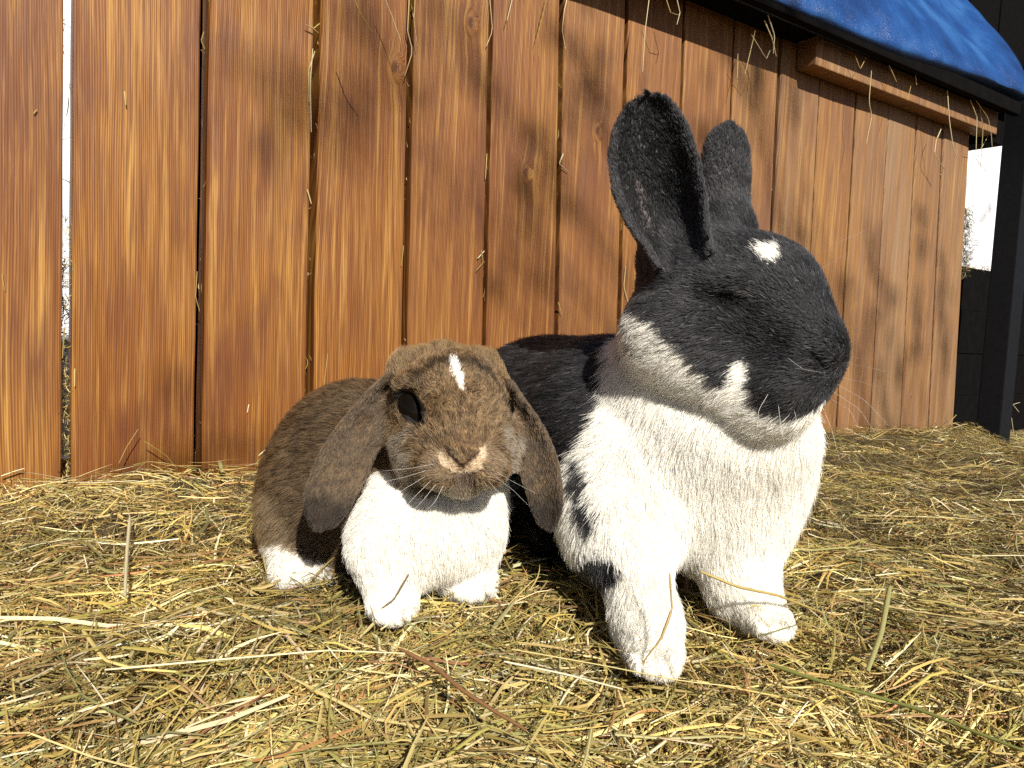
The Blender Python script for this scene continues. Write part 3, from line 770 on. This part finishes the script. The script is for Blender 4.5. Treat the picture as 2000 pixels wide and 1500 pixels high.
# ------------------------------------------------------------------ hay
PAL = np.array([(.45, .335, .115), (.56, .45, .20), (.36, .275, .075), (.26, .215, .07), (.20, .185, .075), (.29, .17, .06), (.68, .60, .37), (.16, .105, .042), (.32, .16, .075)])
PALW = np.array([.21, .12, .2, .15, .10, .08, .05, .10, .02]); PALW = PALW / PALW.sum()
def blades(C, az, pitch, L, W, col, bend, kink, R, nseg=5, follow=True):
    """folded grass blades lying about: C centres (n,3)"""
    n = len(C); S = np.linspace(-.5, .5, nseg)
    h = np.stack([np.cos(az), np.sin(az), 0 * az], -1); sd = np.stack([-np.sin(az), np.cos(az), 0 * az], -1)
    ct = np.cos(pitch)[:, None]; st = np.sin(pitch)[:, None]
    d = h * ct + np.array([0, 0, 1]) * st; up = -h * st + np.array([0, 0, 1]) * ct
    P = C[:, None] + L[:, None, None] * (d[:, None] * S[None, :, None] + sd[:, None] * (bend[:, 0, None] * (S ** 2 * 2 - .2) + kink[:, None] * np.abs(S - .12))[..., None] + up[:, None] * (bend[:, 1, None] * (.25 - S ** 2 * 1.6))[..., None])
    if follow:
        P[..., 2] += (terrain(P[..., 0].ravel(), P[..., 1].ravel()).reshape(n, nseg))
    tw = R.uniform(-1.2, 1.2, n)[:, None] + R.normal(0, .5, (n, 1)) * S[None]
    side = sd[:, None] * np.cos(tw)[..., None] + up[:, None] * np.sin(tw)[..., None]
    nrm_ = np.cross(np.broadcast_to(d[:, None], side.shape), side)
    prof = np.interp(S, (-.5, -.35, .2, .5), (.65, 1, .85, .25))
    w = W[:, None] * prof[None]
    A = P - side * w[..., None] * .5; B = P + side * w[..., None] * .5; M = P + nrm_ * w[..., None] * .28
    V = np.stack([A, M, B], 2)                      # n, nseg, 3, 3
    base = (np.arange(n) * nseg * 3)[:, None, None] + (np.arange(nseg - 1) * 3)[None, :, None] + np.array([0, 1])[None, None]
    F = np.stack([base, base + 1, base + 4, base + 3], -1).reshape(-1, 4)
    return V.reshape(-1, 3), F, np.repeat(col, nseg * 3, 0)
def pick_cols(n, R, w=PALW, jit=.16):
    c = PAL[R.choice(len(PAL), n, p=w)]
    return np.clip(c * np.exp(R.normal(0, jit, (n, 1))) * np.exp(R.normal(0, .05, (n, 3))), 0, 1)
def join(parts):
    V, F, C, o = [], [], [], 0
    for v, f, c in parts: V.append(v); F.append(f + o); C.append(c); o += len(v)
    return np.concatenate(V), np.concatenate(F), np.concatenate(C)
def lying(n, u, v, lmin, lmax, wmin, wmax, zmax, pitch_s, R, pal=PALW, xy=None):
    if xy is None:
        uu, vv = R.uniform(*u, n), R.uniform(*v, n)
        G = np.array([on_ground(a, b) for a, b in zip(uu, vv)])
    else: G = xy
    o = (G - WA) @ WN; s = (G - WA) @ WD
    ok = (o > .012) | (s > 2.36); G = G[ok]; n = len(G)
    dist = G[:, 1]
    L = np.exp(R.uniform(math.log(lmin), math.log(lmax), n))
    near = np.clip(((G - WA) @ WN - .01) / .5, .02, 1)
    az = vnoise(G, 5.5, 71) * 2.6 + R.normal(0, .75, n) + np.where(R.random(n) < .3, R.uniform(0, 6.28, n), 0)
    # beside the boards the straw lies along them
    o = (G - WA) @ WN; wa = math.atan2(WD[1], WD[0])
    close = (o < L * .5) & ((G - WA) @ WD < 2.36)
    az = np.where(close, wa + R.normal(0, .12, n) + math.pi * (R.random(n) < .5), az)
    C = G.copy(); C[:, 2] = R.random(n) ** 1.6 * zmax * (1 + .7 * vnoise(G, 9, 72))
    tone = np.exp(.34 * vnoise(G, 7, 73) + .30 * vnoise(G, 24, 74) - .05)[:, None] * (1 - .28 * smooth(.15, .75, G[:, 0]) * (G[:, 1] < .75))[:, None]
    return blades(C, az, R.normal(0, pitch_s, n), L, R.uniform(wmin, wmax, n) * np.exp(R.normal(0, .25, n)), np.clip(pick_cols(n, R, pal) * tone, 0, .9), R.normal(0, .10, (n, 2)), np.where(R.random(n) < .25, R.normal(0, .35, n), 0), R)
R = np.random.default_rng(77)
far = lambda n: np.stack([R.uniform(-1.6, 2.6, n), R.uniform(.12, 2.6, n), np.zeros(n)], -1)
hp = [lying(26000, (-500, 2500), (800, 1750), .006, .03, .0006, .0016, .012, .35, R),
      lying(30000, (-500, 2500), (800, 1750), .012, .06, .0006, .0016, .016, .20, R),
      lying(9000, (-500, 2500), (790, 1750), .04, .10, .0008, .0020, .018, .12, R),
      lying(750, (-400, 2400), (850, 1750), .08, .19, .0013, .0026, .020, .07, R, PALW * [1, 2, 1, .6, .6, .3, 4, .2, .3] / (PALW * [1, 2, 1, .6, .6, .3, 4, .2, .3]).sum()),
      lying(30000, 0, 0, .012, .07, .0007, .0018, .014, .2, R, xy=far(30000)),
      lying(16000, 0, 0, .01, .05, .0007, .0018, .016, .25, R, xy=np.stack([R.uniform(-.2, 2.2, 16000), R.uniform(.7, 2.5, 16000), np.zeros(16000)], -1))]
n = 900                                              # stray ends standing up
hp.append(lying(n, (-300, 2300), (820, 1500), .015, .05, .0006, .0013, .022, .75, R))
for pu, pv in ((1275, 1306), (1510, 1238), (765, 1212), (925, 1166), (575, 1136)):      # straw trodden round the paws
    n = 230; c0 = on_ground(pu, pv)
    G = c0 + np.stack([R.normal(0, .035, n), -np.abs(R.normal(0, .022, n)) + .008, 0 * np.zeros(n)], -1); G[:, 2] = 0
    hp.append(lying(n, 0, 0, .012, .055, .0007, .0019, .030, .3, R, xy=G))
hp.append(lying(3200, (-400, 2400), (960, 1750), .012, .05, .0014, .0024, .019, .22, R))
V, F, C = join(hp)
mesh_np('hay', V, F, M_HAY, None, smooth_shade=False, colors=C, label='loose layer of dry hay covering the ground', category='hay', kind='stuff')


def straw_mesh(P, W, R, taper=.4):
    """one bent stalk through the points P: a five-sided tube"""
    P = np.asarray(P, float)
    t = np.concatenate([[0], np.cumsum(np.linalg.norm(np.diff(P, axis=0), axis=1))]); t /= t[-1]
    T = np.linspace(0, 1, max(5, 3 * len(P)))
    Q = np.stack([np.interp(T, t, P[:, q]) for q in range(3)], -1)
    d = norm(np.gradient(Q, axis=0)); a = norm(np.cross(d, np.array([.3, .2, 1.0]))); b = np.cross(d, a)
    w = W * .5 * np.interp(T, (0, .06, .85, 1), (.7, 1, 1 - taper * .6, 1 - taper))
    ang = np.arange(5) * 2 * math.pi / 5
    V = Q[:, None] + w[:, None, None] * (a[:, None] * np.cos(ang)[None, :, None] + b[:, None] * np.sin(ang)[None, :, None] * .6)
    m_ = len(T); F = [[i * 5 + j, i * 5 + (j + 1) % 5, (i + 1) * 5 + (j + 1) % 5, (i + 1) * 5 + j] for i in range(m_ - 1) for j in range(5)]
    return V.reshape(-1, 3), np.array(F)
def wall_line(pts, out):
    r = []
    for q, (u, v) in enumerate(pts):
        o = out if np.isscalar(out) else out[q]
        s, z = on_wall(u, v, o); r.append(wall(s, o, z))
    return r
HANG = [([(1270, -20), (1260, 60), (1255, 140)], .07), ([(1318, -20), (1328, 25), (1322, 48)], .07), ([(1295, -20), (1310, 25), (1328, 30)], .07), ([(1468, 68), (1497, 115), (1504, 98)], .075),
        ([(1500, 30), (1513, 70), (1510, 105)], .075), ([(1493, 40), (1508, 75), (1516, 110)], .07), ([(1441, 105), (1440, 160)], .03), ([(1475, 60), (1455, 145)], .06),
        ([(1702, 138), (1697, 200), (1703, 225), (1692, 280)], .075), ([(1670, 108), (1680, 135), (1692, 112)], .075), ([(1737, 128), (1751, 160)], .08), ([(1779, 168), (1772, 196)], .08), ([(1788, 145), (1790, 165)], .075),
        ([(1850, 176), (1854, 235), (1862, 290), (1872, 315)], .075), ([(1838, 252), (1828, 275), (1825, 300), (1848, 336)], .04), ([(1903, 192), (1930, 230), (1936, 262), (1938, 292)], .075), ([(1895, 195), (1908, 228), (1906, 300)], .075),
        ([(1912, 200), (1920, 250), (1915, 330)], .06), ([(1933, 260), (1905, 310), (1935, 345)], .02), ([(1885, 300), (1920, 305), (1960, 302)], .01),
        ([(745, -20), (765, 30), (782, 78)], .05), ([(680, -40), (700, 20), (726, 60)], .12), ([(1112, -20), (1102, 20), (1098, 60), (1104, 95)], .012), ([(1072, -20), (1060, 30), (1050, 70), (1052, 110)], .02),
        ([(800, -20), (796, 60), (806, 100), (790, 150)], .012), ([(812, -20), (808, 40), (815, 90)], .012), ([(1005, -20), (990, 40)], .015), ([(955, -20), (962, 60), (950, 90)], .005),
        ([(611, 95), (606, 160), (608, 258)], .006), ([(615, 100), (602, 140), (604, 200)], .004), ([(596, 48), (612, 56), (622, 64)], .008), ([(624, 46), (612, 56), (604, 50)], .008), ([(600, 370), (608, 398)], .005),
        ([(243, 178), (246, 205)], .004), ([(940, 488), (944, 512), (931, 528)], .006), ([(933, 505), (946, 490)], .004), ([(66, 222), (72, 214)], .004), ([(4, 535), (9, 568)], .004), ([(385, 530), (382, 580), (390, 608)], .004),
        ([(398, 62), (393, 80), (400, 96)], .003), ([(126, 640), (122, 700)], .003), ([(146, 720), (146, 755)], .003), ([(486, 790), (483, 806)], .004), ([(1090, 590), (1097, 615)], .004), ([(1226, 590), (1218, 560), (1222, 520)], .004),
        ([(640, 690), (632, 760)], .003), ([(788, 480), (784, 520)], .003), ([(951, 300), (948, 350)], .004), ([(1100, 300), (1092, 320), (1110, 335)], .004),
        ([(2, 930), (30, 920), (48, 915)], .01), ([(232, 905), (248, 872), (270, 838)], .02), ([(282, 862), (325, 890), (345, 915)], .02), ([(500, 905), (520, 885), (545, 860)], .02), ([(505, 890), (530, 868)], .02),
        ([(1805, 870), (1815, 850), (1830, 832)], .06), ([(1845, 815), (1858, 832)], .03), ([(1868, 810), (1852, 828)], .03), ([(1688, 880), (1692, 855)], .05), ([(1990, 805), (1978, 790), (1992, 786)], .02), ([(1975, 812), (1980, 850)], .02)]
parts = []
for pts, o in HANG:
    L = wall_line(pts, o)
    v_, f_ = straw_mesh(L, R.uniform(.0018, .0034), R); c_ = np.tile(np.clip(PAL[R.choice([0, 1, 2, 6, 6, 1])] * R.uniform(.85, 1.15), 0, 1), (len(v_), 1)); parts.append((v_, f_, c_))
# chaff caught in the gaps, and the hay heaped behind the first gap
for gi, (gb, gt) in enumerate(GAPS[1:16]):
    n = 34
    z = R.uniform(.0, .8, n) ** 1.3; s = gb + (gt - gb) * z / .75 + R.normal(0, .003, n)
    G = WA + WD * s[:, None] + WN * R.uniform(-.03, .001, n)[:, None]; G[:, 2] = z
    parts.append(blades(G, R.uniform(0, 6.28, n), R.normal(1.2, .5, n), np.exp(R.uniform(math.log(.004), math.log(.022), n)), R.uniform(.0005, .0011, n), pick_cols(n, R), R.normal(0, .2, (n, 2)), R.normal(0, .2, n), R, follow=False))
n = 5200
s = R.uniform(-.12, .2, n); z = np.where(R.random(n) < .86, R.uniform(-.02, .29, n), R.uniform(.2, .9, n)); oo = -R.uniform(.045, .16, n)
keep = (z < .27 + .04 * np.sin(s * 60)) | (R.random(n) < .5); s, z, oo = s[keep], z[keep], oo[keep]; n = len(s)
G = WA + WD * s[:, None] + WN * oo[:, None]; G[:, 2] = z
parts.append(blades(G, R.uniform(0, 6.28, n), R.normal(0, .8, n), np.exp(R.uniform(math.log(.01), math.log(.05), n)), R.uniform(.0006, .0015, n), pick_cols(n, R) * .9, R.normal(0, .25, (n, 2)), R.normal(0, .3, n), R, follow=False))
n = 420                                              # and lit straw stuffed into the gap itself
z = R.uniform(-.01, .34, n); keep = (R.random(n) < np.where(z > .27, .5, 1)) & ((z < .17) | (z > .21)); z = z[keep]; n = len(z)
G = WA + WD * (.069 + .004 * z / .75 + R.normal(0, .0045, n))[:, None] - WN * R.uniform(.004, .03, n)[:, None]; G[:, 2] = z
parts.append(blades(G, R.uniform(0, 6.28, n), R.normal(0, .9, n), R.uniform(.006, .022, n), R.uniform(.0006, .0014, n), pick_cols(n, R), R.normal(0, .25, (n, 2)), R.normal(0, .3, n), R, follow=False))
n = 2500                                             # hay spilling over the added dark box
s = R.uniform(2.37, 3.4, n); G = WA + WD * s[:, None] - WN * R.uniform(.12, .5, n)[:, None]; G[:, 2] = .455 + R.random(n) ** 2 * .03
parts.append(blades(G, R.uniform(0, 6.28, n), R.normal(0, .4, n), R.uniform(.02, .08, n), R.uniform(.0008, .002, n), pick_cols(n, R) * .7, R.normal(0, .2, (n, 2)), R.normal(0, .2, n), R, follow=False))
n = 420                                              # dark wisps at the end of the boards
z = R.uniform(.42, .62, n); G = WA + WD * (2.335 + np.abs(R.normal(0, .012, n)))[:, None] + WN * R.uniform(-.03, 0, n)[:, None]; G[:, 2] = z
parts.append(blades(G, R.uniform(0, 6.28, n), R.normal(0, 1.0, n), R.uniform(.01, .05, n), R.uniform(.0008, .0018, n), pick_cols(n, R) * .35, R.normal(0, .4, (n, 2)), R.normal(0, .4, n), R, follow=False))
V, F, C = join(parts)
mesh_np('hanging_hay', V, F, M_HAY, None, smooth_shade=False, colors=C, label='wisps of hay hanging from the roof and caught in the board gaps', category='hay', kind='stuff')

# stalks that can be told apart in the loose hay
def stalk(name, pts, wpx, col, label, lift=.016, cat='straw', flat=False):
    P = []
    for q in pts:
        if len(q) == 3: P.append(at(*q))
        else:
            g = on_ground(q[0], q[1], lift); g[2] = max(lift, float(terrain(np.array([g[0]]), np.array([g[1]]))[0]) + lift); P.append(g)
    Y = (P[0] - CAM) @ _f
    v_, f_ = straw_mesh(P, m(wpx, Y), R)
    c_ = np.clip(np.array(col)[None] * (1 + .12 * vnoise(v_, 220, 5))[:, None], 0, 1)
    return mesh_np(name, v_, f_, M_HAY, None, smooth_shade=True, colors=c_, label=label, category=cat, kind='thing')
stalk('grass_stalk', [(1505, 1298), (1600, 1330), (1700, 1357), (1800, 1387), (1900, 1428), (2030, 1478)], 13, (.17, .18, .045), 'thick green grass stalk lying in front of the big rabbit', cat='stalk')
stalk('straw', [(163, 1232), (205, 1290), (262, 1306), (345, 1312)], 12, (.60, .48, .17), 'kinked yellow straw with a bent joint lying on the hay')
stalk('straw', [(205, 1308), (440, 1287), (640, 1270), (790, 1276)], 8, (.66, .58, .33), 'long pale straight straw lying in front of the small rabbit', lift=.02)
stalk('dry_grass', [(783, 1268), (850, 1302), (900, 1346), (960, 1385), (1025, 1424)], 14, (.26, .13, .055), 'rust brown grass blade lying in front of the small rabbit', cat='blade', lift=.019)
stalk('straw', [(985, 1292), (1110, 1318), (1216, 1346)], 8, (.72, .66, .46), 'nearly white straw pointing at the paw of the big rabbit', lift=.018)
stalk('dry_grass', [(1368, 1116, .545), (1440, 1146, .54), (1520, 1163, .545), (1605, 1196, .565)], 10, (.36, .26, .08), 'olive grass blade crossing the far front leg of the big rabbit', cat='blade')
stalk('dry_grass', [(1738, 1146), (1722, 1235), (1694, 1312)], 11, (.33, .31, .12), 'broad pale green grass blade right of the big rabbit', cat='blade', lift=.02)
stalk('straw', [(254, 1010), (248, 1080), (244, 1165)], 7, (.66, .6, .38), 'thin whitish straw on the hay left of the small rabbit', lift=.016)
stalk('straw', [(798, 1122, .535), (772, 1168, .535), (728, 1202, .54)], 6, (.17, .12, .05), 'short dark straw leaning across the front paw of the small rabbit')
stalk('straw', [(1308, 1120, .475), (1313, 1190, .47), (1290, 1250, .465), (1258, 1290, .462), (1250, 1310, .47)], 7, (.34, .23, .08), 'bent brown straw leaning over the near front paw of the big rabbit')
stalk('straw', [(1000, 1268), (1180, 1300), (1330, 1330), (1445, 1342)], 5, (.6, .5, .22), 'thin yellow straw running under the near paw of the big rabbit', lift=.021)
stalk('seed_head', [(402, 812), (412, 850), (424, 885), (436, 925)], 11, (.50, .43, .19), 'pale grass seed head leaning against the boards', cat='seed head', lift=.01)

# ------------------------------------------------------------------ rabbits
b_root = build_rabbit(tuple(on_ground(1300, 1200)), big, big_cuts, big_coat, .0022, 260000, .00021, 3,
    label='big black and white rabbit with upright ears sitting on the hay', category='rabbit')
l_root = build_rabbit(tuple(on_ground(800, 1170)), lop, lop_cuts, lop_coat, .0022, 230000, .00019, 4,
    label='small brown lop-eared rabbit with white chest sitting beside the big rabbit', category='rabbit')
eye_ball(l_root, at(808, 797, .5595), .0130, (-.5, -.82, .1), at(826, 830, .56) - at(796, 770, .56), 1.25)
eye_ball(l_root, at(975, 798, .572), .0125, (.7, -.6, .2))
eye_ball(b_root, at(1415, 588, .557), .0125, (-.4, -.9, .1))

# ------------------------------------------------------------------ the tree that dapples the boards, behind the viewer
M_BARK = simple('bark', (.10, .075, .055), .9, 40, .4, .004)
M_LEAF = simple('dry_leaf', (.12, .085, .03), .7, 30, .3)
DAPPLE = [(1140, 165, 34, 2.6), (1120, 90, 30, 2.8), (1060, 330, 40, 3.0), (1020, 210, 34, 2.7), (880, 70, 55, 3.2), (545, 90, 45, 3.1), (560, 200, 40, 3.2), (330, 850, 40, 3.0), (1010, 480, 36, 2.8), (700, 90, 40, 3.2),
          (1700, 480, 22, 3.2), (1735, 560, 26, 3.2), (1800, 470, 20, 3.2), (1790, 600, 26, 3.3), (1840, 540, 22, 3.2), (1845, 660, 24, 3.2), (1690, 620, 26, 3.2), (1720, 760, 26, 3.2), (1760, 700, 22, 3.2), (1700, 840, 24, 3.2), (1640, 560, 24, 3.2), (1480, 200, 20, 2.7), (1560, 430, 24, 3.0), (1375, 300, 26, 2.7)]
DAPPLE2 = [(1530, 12, .08, 4.6), (1590, 45, .08, 4.8), (1480, 0, .08, 4.6), (1900, 340, -2.0, 7.5), (1935, 400, -2.0, 7.5), (1915, 470, -2.0, 7.5)]
tree = empty('bare_tree', (3.6, -4.2, 0), label='tree behind the viewer whose branches dapple the boards', category='tree', kind='thing')
ti = Matrix.Translation(-tree.location)
tops = np.array([wall(*(lambda q: (q[0], 0, q[1]))(on_wall(u, v))) + SUN * D * 1.75 for u, v, r, D in DAPPLE] + [wall(*(lambda q: (q[0], o_, q[1]))(on_wall(u, v, o_))) + SUN * D for u, v, o_, D in DAPPLE2])
DAPPLE = DAPPLE + [(u, v, 40, D) for u, v, o_, D in DAPPLE2]
RT = np.random.default_rng(9)
bp = []; lp = []
fork = np.array([3.3, -3.9, 3.0])
bp.append(straw_mesh([(3.6, -4.2, -.1), (3.6, -4.15, 1.2), (3.4, -4.0, 2.2), fork], .2, RT, .4))
for (u, v, r, D), c in zip(DAPPLE, tops):
    mid = (fork * .45 + c * .55) + RT.normal(0, .08, 3) + [0, 0, .25]
    bp.append(straw_mesh([fork, mid, c + RT.normal(0, .03, 3), c + (c - mid) * .15], .016, RT, .8))
    rr = r * 1.45 / FPX * 1.05
    for q in range(int(4 + r * .11)):
        p = c + RT.normal(0, 1, 3) * rr * [1, 1, 1.5]
        bp.append(straw_mesh([c + (mid - c) * .15, (c + p) / 2 + RT.normal(0, .012, 3), p], .006, RT, .6))
        d = norm(RT.normal(0, 1, 3) + [0, 0, -.6]); e = norm(np.cross(d, RT.normal(0, 1, 3))); Ls = RT.uniform(.035, .06)
        V_ = np.array([p, p + d * Ls * .5 + e * Ls * .28, p + d * Ls, p + d * Ls * .5 - e * Ls * .28]); lp.append((V_, np.array([[0, 1, 2, 3]])))
def join2(ps):
    V, F, o = [], [], 0
    for v, f in ps: V.append(v); F.append(f + o); o += len(v)
    return np.concatenate(V), np.concatenate(F)
V, F = join2(bp); mesh_np('trunk', V, F, M_BARK, tree).matrix_parent_inverse = ti
V, F = join2(lp); mesh_np('crown', V, F, M_LEAF, tree, smooth_shade=False, kind='stuff').matrix_parent_inverse = ti

def whiskers(parent, lines):
    for pts in lines:
        v_, f_ = straw_mesh([at(*p) for p in pts], .00022, RT, .8)
        o = mesh_np('whisker', v_, f_, M_WHISK, parent); o.matrix_parent_inverse = Matrix.Translation(-parent.location)
whiskers(b_root, [[(1580, 508, .55), (1640, 472, .53), (1695, 448, .52)], [(1590, 534, .55), (1665, 488, .53)], [(1625, 655, .53), (1660, 642, .51), (1715, 640, .49)], [(1630, 690, .52), (1692, 702, .49)],
    [(1630, 705, .52), (1690, 716, .49), (1745, 728, .47)], [(1625, 745, .52), (1690, 782, .49), (1742, 838, .47)], [(1615, 775, .53), (1660, 800, .5), (1678, 838, .49)], [(1605, 790, .53), (1625, 840, .52), (1640, 900, .51)],
    [(1590, 800, .53), (1612, 850, .52), (1622, 880, .51)], [(1500, 770, .51), (1482, 800, .50), (1478, 850, .49)], [(1520, 790, .51), (1525, 830, .50), (1530, 858, .49)], [(1550, 795, .51), (1560, 840, .5)], [(1540, 700, .50), (1570, 722, .49), (1612, 728, .485)],
    [(1625, 735, .52), (1680, 745, .50), (1725, 760, .48)], [(1620, 760, .52), (1680, 800, .50), (1712, 850, .49)]])
whiskers(l_root, [[(845, 915, .522), (790, 932, .505), (732, 945, .50)], [(840, 925, .522), (790, 955, .505), (755, 980, .50)], [(850, 930, .522), (805, 975, .505), (772, 1015, .50)], [(860, 935, .522), (828, 975, .51), (800, 1005, .50)],
    [(870, 940, .522), (850, 980, .51), (830, 1000, .50)], [(960, 915, .522), (1000, 940, .505), (1050, 965, .50)], [(958, 925, .522), (1000, 955, .505), (1035, 990, .50)], [(950, 935, .522), (985, 975, .51), (1000, 1000, .50)], [(855, 905, .52), (800, 915, .505), (745, 920, .50)]])
